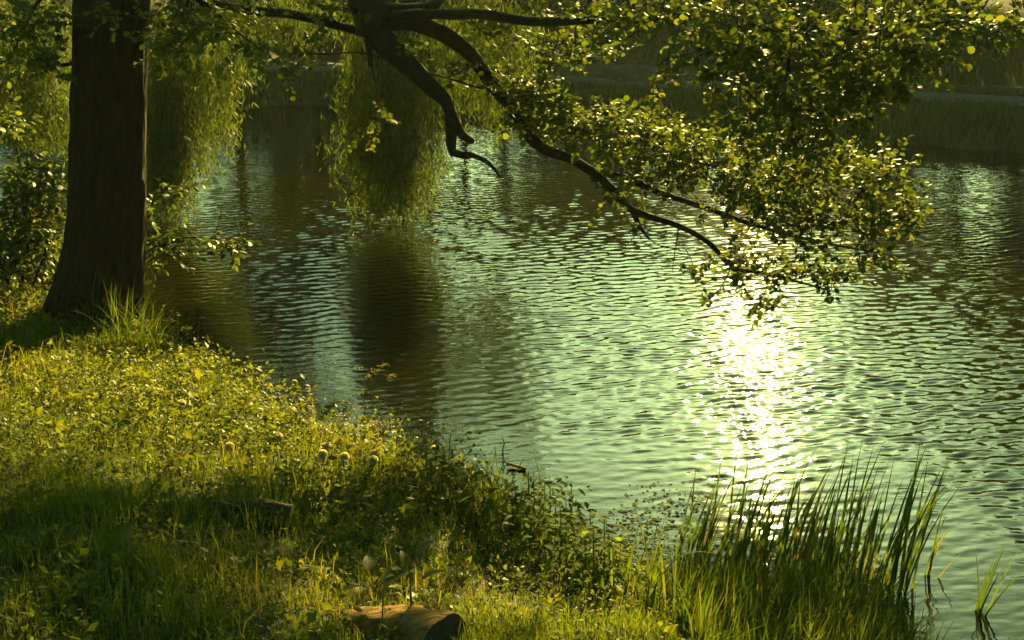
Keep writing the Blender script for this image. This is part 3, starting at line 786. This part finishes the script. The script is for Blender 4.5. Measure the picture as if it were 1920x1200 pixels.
tall = smooth(.55, .05, dsh) * .14 + .07 * smooth(.48, .68, patch) + .06 * herbness(P[:, 0], P[:, 1])
h = (rng.uniform(.035, .085, n) + tall * rng.uniform(.3, 1.2, n)) * (0.75 + .6 * patch)
dry = (rng.random(n) < .03 + .4 * smooth(.58, .75, fbm(P[:, 0] * 1.3, P[:, 1] * 1.3, 0, 77)))
r = np.where(dry, rng.uniform(.9, 1, n), np.clip(.5 * patch + rng.normal(.25, .18, n), 0, .92))
h = np.where(dry & (rng.random(n) < .12), h * 2.4, h)
V, F = blades(P - [0, 0, .01], h, rng.uniform(.0028, .0060, n), rng.random(n) * 6.28, rng.uniform(.15, 1.0, n))
o = obj('lawn_grass', mesh_from('lawn_grass', V, F, M['grass'], np.repeat(r, 5)))
tag(o, 'short green and straw grass covering the near bank', 'grass', kind='stuff')
print('lawn blades', n)

# low leafy herbs: small rosettes of leaflets on short stems
Pc = scatter(29000, -5.2, 2.0, 3.2, 10.9, lambda x, y: (.34 + .66 * herbness(x, y)) * (.35 + .65 * smooth(.3, .5, fbm(x * 2.8, y * 2.8, 0, 98))) * trunk_far(x, y))
n = len(Pc); m = 9
hp = smooth(.35, .7, fbm(Pc[:, 0] * 2.1, Pc[:, 1] * 2.1, 0, 91)) * herbness(Pc[:, 0], Pc[:, 1])
hh = .03 + (.08 + .22 * hp + .2 * smooth(.95, .2, seg_dist(Pc[:, 0], Pc[:, 1], NEAR))) * rng.random(n)
az = rng.random((n, m)) * 6.283
el = rng.normal(.25, .45, (n, m))
D = np.stack([np.cos(az) * np.cos(el), np.sin(az) * np.cos(el), np.sin(el)], -1)
lv = rng.random((n, m, 1)) * .85 + .15
pos = (Pc[:, None] + np.array([0, 0, 1.0]) * hh[:, None, None] * lv + D * .012).reshape(-1, 3)
Nn = norm(np.array([0, 0, 1.0]) + rng.normal(0, .55, (n * m, 3)))
s = (rng.uniform(.016, .036, (n, m)) * (0.65 + .9 * rng.random((n, 1)) ** 2 + .9 * (rng.random((n, 1)) < .06) + .35 * (fbm(Pc[:, 0] * 3, Pc[:, 1] * 3, 0, 93) - .3)[:, None])).ravel()
V, F = inst(*HERB, pos, frames(D.reshape(-1, 3), Nn), s)
rr_ = np.clip(np.repeat(.25 + .5 * fbm(Pc[:, 0] * 2, Pc[:, 1] * 2, 0, 95), m) + rng.normal(0, .16, n * m), 0, 1)
o = obj('ground_cover', mesh_from('ground_cover', V, F, M['herb'], np.repeat(rr_, 5)))
tag(o, 'low leafy weeds covering the sunlit bank', 'weeds', kind='stuff')
print('herb leaflets', n * m)

# ------------------------------------------------------------------ single plants
def ground_at(px_, py_, it=30):
    """First ground point met by the view ray of a photo pixel."""
    u, v = (px_ - 960.0) / F_PX, (600.0 - py_) / F_PX
    d = np.array([u, _cp + v * _sp, -_sp + v * _cp]); d /= d[1]
    ysr = np.linspace(3, 14, 1100)
    Pp = np.array([0, 0, CAM_H]) + d * ysr[:, None]
    gz = np.maximum(ground_z(Pp[:, 0], Pp[:, 1]), 0.0)
    k = int(np.argmax(Pp[:, 2] <= gz)); p = Pp[k]; p[2] = gz[k]
    return p
def ribbon(P, W, fold=.18, az=None):
    """Folded blade along P (triangles), W = widths."""
    n = len(P); T = norm(np.gradient(P, axis=0))
    side = np.cross(T, np.array([0, 0, 1.0])) if az is None else np.tile([math.cos(az), math.sin(az), 0], (n, 1))
    bad = np.linalg.norm(side, axis=1) < .05; side[bad] = [1, 0, 0]; side = norm(side)
    nr = np.cross(side, T)
    W = np.asarray(W)[:, None]
    V = np.stack([P - side * W / 2 + nr * W * fold, P, P + side * W / 2 + nr * W * fold], 1).reshape(-1, 3)
    F = []
    for q in range(n - 1):
        for c in (0, 1):
            a = q * 3 + c
            F += [(a, a + 1, a + 4), (a, a + 4, a + 3)]
    return V, np.array(F)
def arc(b, az, L, lean, bend, n=7):
    """Blade centre line: rises, leans to az and bends over."""
    t = np.linspace(0, 1, n)
    ang = lean + bend * t ** 1.6
    ds = L / (n - 1)
    hor = np.concatenate([[0], np.cumsum(np.sin(ang[1:]) * ds)]); ver = np.concatenate([[0], np.cumsum(np.cos(ang[1:]) * ds)])
    return np.asarray(b) + np.stack([hor * math.cos(az), hor * math.sin(az), ver], -1)
TAPER = np.array([.75, 1, 1, .9, .72, .45, .05])

# dandelion clocks
def dandelion(px_, py_, L, label, group=None, blown=False):
    """px, py: where the head is; the stalk runs down to the ground below it."""
    d = ground_at(px_, py_ + L / 2.4 * .5 + 45)[1]
    head = at(px_, py_, d)
    b = head.copy(); b[0] += random.uniform(-.03, .03); b[2] = float(ground_z(b[0], b[1])) - .01
    if head[2] - b[2] < .12: head[2] = b[2] + .16
    t = empty('dandelion', b, label, 'dandelion', group)
    mid = (b + head) / 2 + [random.uniform(-.02, .02), 0, 0]
    P = spline(np.array([b, mid, head]), .05)
    V, F = tube_tri(P, np.linspace(.0035, .0028, len(P)), 5)
    obj('stalk', mesh_from('stalk', V - b, F, M['stalk'], np.full(len(V), random.random() * .6)), t)
    if blown:
        n = 12; R0 = .010
    else:
        n = 150; R0 = .026
    D = rand_dir(n)
    if blown: D[:, 2] = np.abs(D[:, 2])
    o = norm(np.cross(D, rand_dir(n))); w = .005
    tip = head + D * R0
    V = np.stack([head + D * .002, tip + o * w, tip - o * w], 1).reshape(-1, 3)
    F = np.arange(n * 3).reshape(-1, 3)
    o2 = norm(np.cross(D, o))
    V2 = np.stack([head + D * .002, tip + o2 * w, tip - o2 * w], 1).reshape(-1, 3)
    V = np.vstack([V, V2]); F = np.vstack([F, F + n * 3])
    hd = obj('seed_head', mesh_from('seed_head', V - b, F, M['puff'], np.repeat(rng.random(n * 2), 3)), t)
    V, F = tube_tri(np.array([head - [0, 0, .006], head, head + [0, 0, .006]]), [.004, .007, .003], 6)
    obj('receptacle', mesh_from('receptacle', V - b, F, M['stalk'], np.zeros(len(V))), hd)
for x, y in ((387, 684), (470, 690), (505, 725), (552, 718), (340, 757), (605, 852), (611, 838), (646, 857), (702, 852), (700, 863), (866, 888), (815, 842), (430, 838), (522, 820)):
    dandelion(x, y, .3, 'round pale dandelion seed head standing above the sunlit weeds', 'dandelion seed heads on the sunlit bank')
for x, y in ((416, 655), (494, 656), (464, 670), (518, 664), (245, 550), (440, 700)):
    dandelion(x, y, .3, 'bare dandelion stalk with blown head at the edge of the weeds', 'blown dandelion stalks', True)

# docks: broad dark leaves rising from the weeds
def leaf_plant(name, b, nleaf, size, el0, mat, label, cat, group, tmpl, stem_h=0.0, leafname='leaf'):
    t = empty(name, b, label, cat, group)
    me = [mesh_from(leafname, tmpl[0] * [random.uniform(.85, 1.1), 1, random.uniform(.6, 1.6)], tmpl[1], mat, np.full(len(tmpl[0]), random.uniform(.1, .6))) for _ in range(3)]
    for q in range(nleaf):
        az = q * 2.4 + random.random(); e = random.gauss(el0, .22)
        d = np.array([math.cos(az) * math.cos(e), math.sin(az) * math.cos(e), math.sin(e)])
        R = frames(d[None], norm(np.array([[0, 0, 1.0]]) + .25 * rand_dir(1)))[0]
        s = size * random.uniform(.65, 1.15)
        p = np.array([0, 0, stem_h * (q + 1) / nleaf + .02]) + d * .05
        o = bpy.data.objects.new(leafname, random.choice(me)); C.objects.link(o); o.parent = t
        o.matrix_local = Matrix([list(R[a] * s) + [p[a]] for a in range(3)] + [[0, 0, 0, 1]])
        pet = tube_tri(np.array([[0, 0, max(0, p[2] - .07)], p * .6 + [0, 0, .0], p + d * .02]), [.004, .003, .002], 4)
        if stem_h == 0: obj('leaf_stalk', mesh_from('leaf_stalk', pet[0], pet[1], M['stalk'], np.zeros(len(pet[0]))), t)
    if stem_h:
        V, F = tube_tri(np.array([[0, 0, -.02], [.005, 0, stem_h * .5], [0, .005, stem_h + .03]]), [.006, .005, .002], 5)
        obj('stem', mesh_from('stem', V, F, M['reed'], np.full(len(V), .6)), t)
    return t
BROAD = leaf_template([(0.12, 0.17), (0.35, 0.27), (0.65, 0.23), (0.88, .1)], .25, 0, .3)
NETTLE = leaf_template([(0.12, 0.24), (0.22, .21), (.3, .27), (.42, .2), (.5, .23), (.62, .15), (.72, .16), (.86, .06)], .2, 0, .35)
for x, y in ((210, 815), (310, 745), (335, 690), (470, 735), (525, 730), (640, 945), (380, 760), (545, 790), (870, 905), (250, 800)):
    leaf_plant('dock_plant', ground_at(x, y + 15), random.randint(4, 6), .13, .7, M['herb'], 'broad-leaved dock plant standing among the sunlit weeds', 'dock', 'dock plants among the weeds', BROAD)
for x, y, lab in ((120, 1050, 'small broad-leaved weed farthest from the water in the shaded grass'), (200, 1065, 'small broad-leaved weed in open shaded grass below the dark log end'), (700, 1110, 'small broad-leaved weed in the grass just uphill of the orange-barked log')):
    leaf_plant('dock_plant', ground_at(x, y), 5, .13, .5, M['herb'], lab, 'weed', 'small weeds in the shaded grass', BROAD)
# nettles above the waterline
for x, y in ((960, 950), (1000, 975), (1030, 930), (1060, 960), (1085, 985), (1105, 1000), (1120, 1030), (1050, 1015), (1010, 1010), (1130, 1060), (1095, 1050), (975, 1000), (905, 930), (885, 925), (830, 890), (800, 880), (1040, 985), (1075, 1010), (1110, 1065), (1070, 940), (1020, 950), (990, 945), (1140, 1030), (1060, 1045)):
    b = ground_at(x, y + 55)
    leaf_plant('nettle_plant', b, 20, .068, .1, M['nettle'], 'upright nettle with toothed leaves at the edge of the bank', 'nettle', 'nettles along the bank edge', NETTLE, random.uniform(.16, .32))

# tall grass tufts along the edge and round the trunk foot
def tuft(b, nb, L, spread, label, group, mat='grass', w=.0075, name='grass_tuft', wind=None):
    t = empty(name, b, label, 'grass tuft', group)
    for q in range(nb):
        az = random.random() * 6.283 if wind is None else random.gauss(wind, 1.1)
        c = np.array([random.gauss(0, spread), random.gauss(0, spread), 0]); c[2] = float(ground_z(b[0] + c[0], b[1] + c[1])) - b[2] - .02
        P = arc(c, az, L * random.uniform(.55, 1.2), abs(random.gauss(.12, .12)), random.uniform(.2, 1.5))
        V, F = ribbon(P, w * TAPER * random.uniform(.7, 1.2))
        obj('blade', mesh_from('blade', V, F, M[mat], np.full(len(V), random.random() * .85)), t)
for x, y in ((200, 620), (225, 655), (262, 640), (300, 650), (335, 655), (280, 665), (250, 665), (315, 670), (340, 680)):
    tuft(ground_at(x, y), 28, .5, .09, 'tall lanky grass tuft at the foot of the thick trunk', 'tall grass round the trunk foot', 'grass', .0055)
for x, y in ((560, 775), (640, 810), (700, 850), (760, 880), (905, 935), (925, 950), (945, 965), (1000, 1010), (420, 715), (830, 900)):
    tuft(ground_at(x, y), 16, .32, .06, 'bushy green grass tuft on the edge above the water', 'grass tufts along the bank edge')
for x, y in ((1250, 1110), (1300, 1130), (1350, 1160), (1400, 1140), (1450, 1165), (1500, 1150), (1550, 1170), (1600, 1160), (1640, 1190), (1420, 1195), (1330, 1195), (1530, 1205), (1260, 1180), (1190, 1120), (1590, 1200)):
    tuft(ground_at(x, y), 18, .42, .07, 'coarse bright grass tuft in front of the reeds', 'coarse grass tufts below the reeds', 'grass', .011)

# ------------------------------------------------------------------ reeds in the shallows
def reed(b, nb, L, az0, spread, label, group=None, w=.017, fan=.22):
    t = empty('reed_clump', b, label, 'reed', group)
    for q in range(nb):
        az = az0 + random.gauss(0, .6)
        c = np.array([random.gauss(0, spread), random.gauss(0, spread), -.12])
        P = arc(c, az, (L + .12) * random.uniform(.6, 1.1), abs(random.gauss(.08, fan * .6)), random.uniform(.0, .55))
        V, F = ribbon(P, w * TAPER * random.uniform(.7, 1.15), .22, random.uniform(-.7, .7))
        obj('blade', mesh_from('blade', V, F, M['reed'], np.full(len(V), random.random() ** 1.4)), t)
    return t
def wpt(x, y, z=0.0):
    p = on_level(x, y, z); return p
RB = [(1285, 1060), (1315, 1075), (1345, 1055), (1375, 1080), (1400, 1050), (1425, 1075), (1455, 1060), (1480, 1085), (1505, 1055), (1530, 1070), (1555, 1060), (1580, 1085), (1600, 1065), (1625, 1085), (1300, 1100), (1360, 1105), (1430, 1105), (1500, 1110), (1560, 1105), (1620, 1115), (1545, 1085), (1520, 1100)]
for x, y in RB:
    b = wpt(x, y); b[2] = max(0, float(ground_z(b[0], b[1])))
    reed(b, 7, random.uniform(.5, .78), .25, .05, 'upright reed clump in the dense reed bed before the sun glitter', 'reeds of the dense bed')
reed(wpt(1668, 1105), 11, .84, .15, .035, 'tall fanned reed clump at the outer end of the reed bed, leaning over open water', w=.02)
reed(wpt(1690, 1110), 8, .8, .35, .03, 'slender reed clump just outside the tall fanned clump', fan=.3)
reed(wpt(1738, 1078), 5, .44, .3, .010, 'thin few-bladed reed standing alone in calm water by the reed bed', w=.014)
reed(wpt(1828, 1152), 8, .48, .4, .016, 'small splayed reed sprout alone in open water', w=.014, fan=.45)
reed(wpt(1890, 1215), 2, .12, .4, .01, 'short reed tip poking from the water near the bank', w=.012)
# flooded grass mass between the reeds
n = 4200
x = rng.uniform(.75, 1.95, n); y = rng.uniform(4.6, 6.25, n)
gz = ground_z(x, y); ok = gz > -.12; x, y, gz = x[ok], y[ok], gz[ok]; n = len(x)
V, F = blades(np.stack([x, y, gz], -1), rng.uniform(.15, .5, n), rng.uniform(.005, .011, n), rng.normal(.3, 1.6, n), rng.uniform(.1, .8, n))
o = obj('marsh_grass', mesh_from('marsh_grass', V, F, M['reed'], np.repeat(rng.random(n), 5)))
tag(o, 'dense marsh grass filling the shallows under the reeds', 'grass', kind='stuff')

# ------------------------------------------------------------------ feathery plants, umbels, twigs, logs, floating bits
def frond_plant(b, nf, L, label, group):
    t = empty('cow_parsley', b, label, 'wildflower', group)
    for q in range(nf):
        az = random.random() * 6.283
        P = arc([0, 0, 0], az, L * random.uniform(.7, 1.1), .45, 1.0, 12)
        bag = Bag(); bag.add(*tube_tri(P, np.linspace(.003, .001, 12), 3), .4)
        T = norm(np.gradient(P, axis=0))
        for s_ in (-1, 1):
            sd = norm(np.cross(T, [0, 0, 1.0])) * s_
            k = np.arange(3, 12).repeat(2); m = len(k)
            d = norm(sd[k] + T[k] * rng.uniform(.2, .9, m)[:, None] + rand_dir(m) * .2)
            bag.add(*inst(*HERB, P[k] + d * .01, frames(d, norm(np.array([[0, 0, 1.0]]) + rand_dir(m) * .2)), (.055 * (1.15 - k / 14)) * rng.uniform(.7, 1.2, m)), .85)
        obj('frond', bag.mesh('frond', M['herb']), t)
for x, y in ((690, 830), (640, 800), (600, 790), (720, 845), (660, 845)):
    frond_plant(ground_at(x, y), 7, .30, 'feathery-leaved weed glowing in the sun on the bank edge', 'feathery weeds on the bank edge')
b = ground_at(680, 815)
um = empty('umbel_plant', b, 'slender yellow-flowered umbel plant rising against the brown water reflection', 'wildflower')
for hx, hy in ((672, 690), (718, 684), (735, 704), (690, 706), (683, 730), (700, 695)):
    e = at(hx, hy, b[1] + .05)
    c = at(684, 745, b[1])
    P = spline(np.array([b, c, (c + e) / 2 + [0, 0, .02], e]), .04) if hx == 672 else spline(np.array([c, (c + e) / 2 + [0, 0, .01], e]), .04)
    V, F = tube_tri(P, np.linspace(.003, .0012, len(P)), 4)
    st = obj('stem', mesh_from('stem', V - b, F, M['stalk'], np.zeros(len(V))), um)
    m = 26; q = e + np.c_[rng.normal(0, .022, (m, 2)), rng.normal(0, .004, m)]
    V, F = inst(*HERB, q, frames(rand_dir(m) * [1, 1, .2], np.tile([0, 0, 1.0], (m, 1))), np.full(m, .014))
    obj('umbel', mesh_from('umbel', V - b, F, M['bloom'], rng.random(len(V))), st)
def stick(name, pts, r0, r1, label, cat, mat='branch'):
    b = pts[0]; P = spline(np.array(pts), .04)
    V, F = tube(P, np.linspace(r0, r1, len(P)), 6, .2)
    return tag(obj(name, mesh_from(name, V - b, F, M[mat], np.full(len(V), .7), shade=True), None, b), label, cat)
p = ground_at(752, 838)
stick('dry_stem', [p - [0, 0, .05], at(758, 815, p[1]), at(771, 770, p[1])], .0035, .002, 'single reddish dry stem sticking up over the dark reflection', 'stem', 'log')
p = wpt(944, 855)
stick('twig', [p - [0, 0, .08], at(943, 840, p[1]), at(946, 832, p[1] + .02), at(942, 820, p[1])], .006, .003, 'crooked dark twig standing out of the calm water', 'twig')
p = wpt(985, 882)
stick('driftwood', [p + [0, 0, .01], wpt(962, 872, .02), wpt(950, 868, .03)], .012, .007, 'small piece of pale driftwood lying at the waterline', 'stick', 'log')

def log(name, p0, p1, r0, r1, label, seed, mat='log'):
    b = (p0 + p1) / 2
    t = empty(name, b, label, 'log')
    P = spline(np.array([p0, p0 * .5 + p1 * .5 + [0, 0, .02], p1]), .03)
    V, F = tube(P, np.linspace(r0, r1, len(P)), 28, .3, seed, cap=False)
    obj('bark', mesh_from('bark', V - b, F, M[mat], shade=True), t)
    ring = V[-28:]; c = ring.mean(0); ax = norm(P[-1] - P[-2])
    W = np.vstack([ring, c + (ring - c) * .55 + ax * .006, (c + ax * .004)[None]])
    k = np.arange(28); k2 = (k + 1) % 28
    F = np.vstack([np.c_[k, k2, 28 + k2], np.c_[k, 28 + k2, 28 + k], np.c_[28 + k, 28 + k2, np.full(28, 56)]])
    obj('cut_end', mesh_from('cut_end', W - b, F, M['cut_wood']), t)
    return t, b
g1 = ground_at(835, 1230); g0 = ground_at(650, 1180)
t, b = log('log', g0 + [0, .1, -.06], g1 + [0, -.02, .03], 0.07, .125, 'orange-barked log lying in the grass, catching the sun', 3)
g1 = ground_at(545, 990); g0 = ground_at(400, 960)
log('log', g0 + [0, 0, .0], g1 + [0, -.02, .05], .045, .062, 'short dark log end half hidden in the shaded grass', 9, 'old_log')
# weed growing by the log
leaf_plant('dock_plant', ground_at(770, 1200), 9, .085, .6, M['herb'], 'leafy sprig growing against the orange-barked log', 'weed', None, BROAD, .26)
p = ground_at(718, 1205)
stick('grass_stalk', [p, at(717, 1150, p[1]), at(722, 1083, p[1])], .004, .0025, 'single pale grass stalk standing beside the orange-barked log', 'stalk', 'stalk')

# floating weed and leaf bits on the calm water
n = 420
c = np.array([wpt(1215, 985)[:2], wpt(1185, 1020)[:2], wpt(1260, 950)[:2]])[rng.integers(0, 3, n)]
q = c + rng.normal(0, 1, (n, 2)) * [.16, .22]
ok = in_poly(q[:, 0], q[:, 1], POND); q = q[ok]; n = len(q)
d = rand_dir(n) * [1, 1, .08]
V, F = inst(*HERB, np.c_[q, np.full(n, .004)], frames(d, np.tile([0, 0, 1.0], (n, 1)) + .2 * rand_dir(n)), rng.uniform(.012, .05, n))
tag(obj('floating_weed', mesh_from('floating_weed', V, F, M['weed'], np.repeat(rng.random(n), 5))), 'dark floating pond weed beside the nettles', 'weed', kind='stuff')
# soft evening haze over the pond
m, nt, out = new_mat('haze_air')
pv = nt.nodes.new('ShaderNodeVolumePrincipled')
pv.inputs['Color'].default_value = (0.85, 1.0, 0.75, 1)
pv.inputs['Density'].default_value = 0.00025
pv.inputs['Anisotropy'].default_value = 0.45
nt.links.new(pv.outputs['Volume'], out.inputs['Volume'])
hv = np.array([(x, y, z) for x in (-910., 910.) for y in (-910., 910.) for z in (-2.0, 15.0)])
hf = np.array([(0, 1, 3, 2), (4, 6, 7, 5), (0, 4, 5, 1), (2, 3, 7, 6), (0, 2, 6, 4), (1, 5, 7, 3)])
tag(obj('haze', mesh_from('haze', hv, hf, m)), 'thin warm evening haze hanging over the pond', 'haze', kind='stuff')
print('objects', len(bpy.data.objects))
print('triangles', sum(sum(len(p.vertices) - 2 for p in m.polygons) if False else len(m.loops) - 2 * len(m.polygons) for m in bpy.data.meshes))
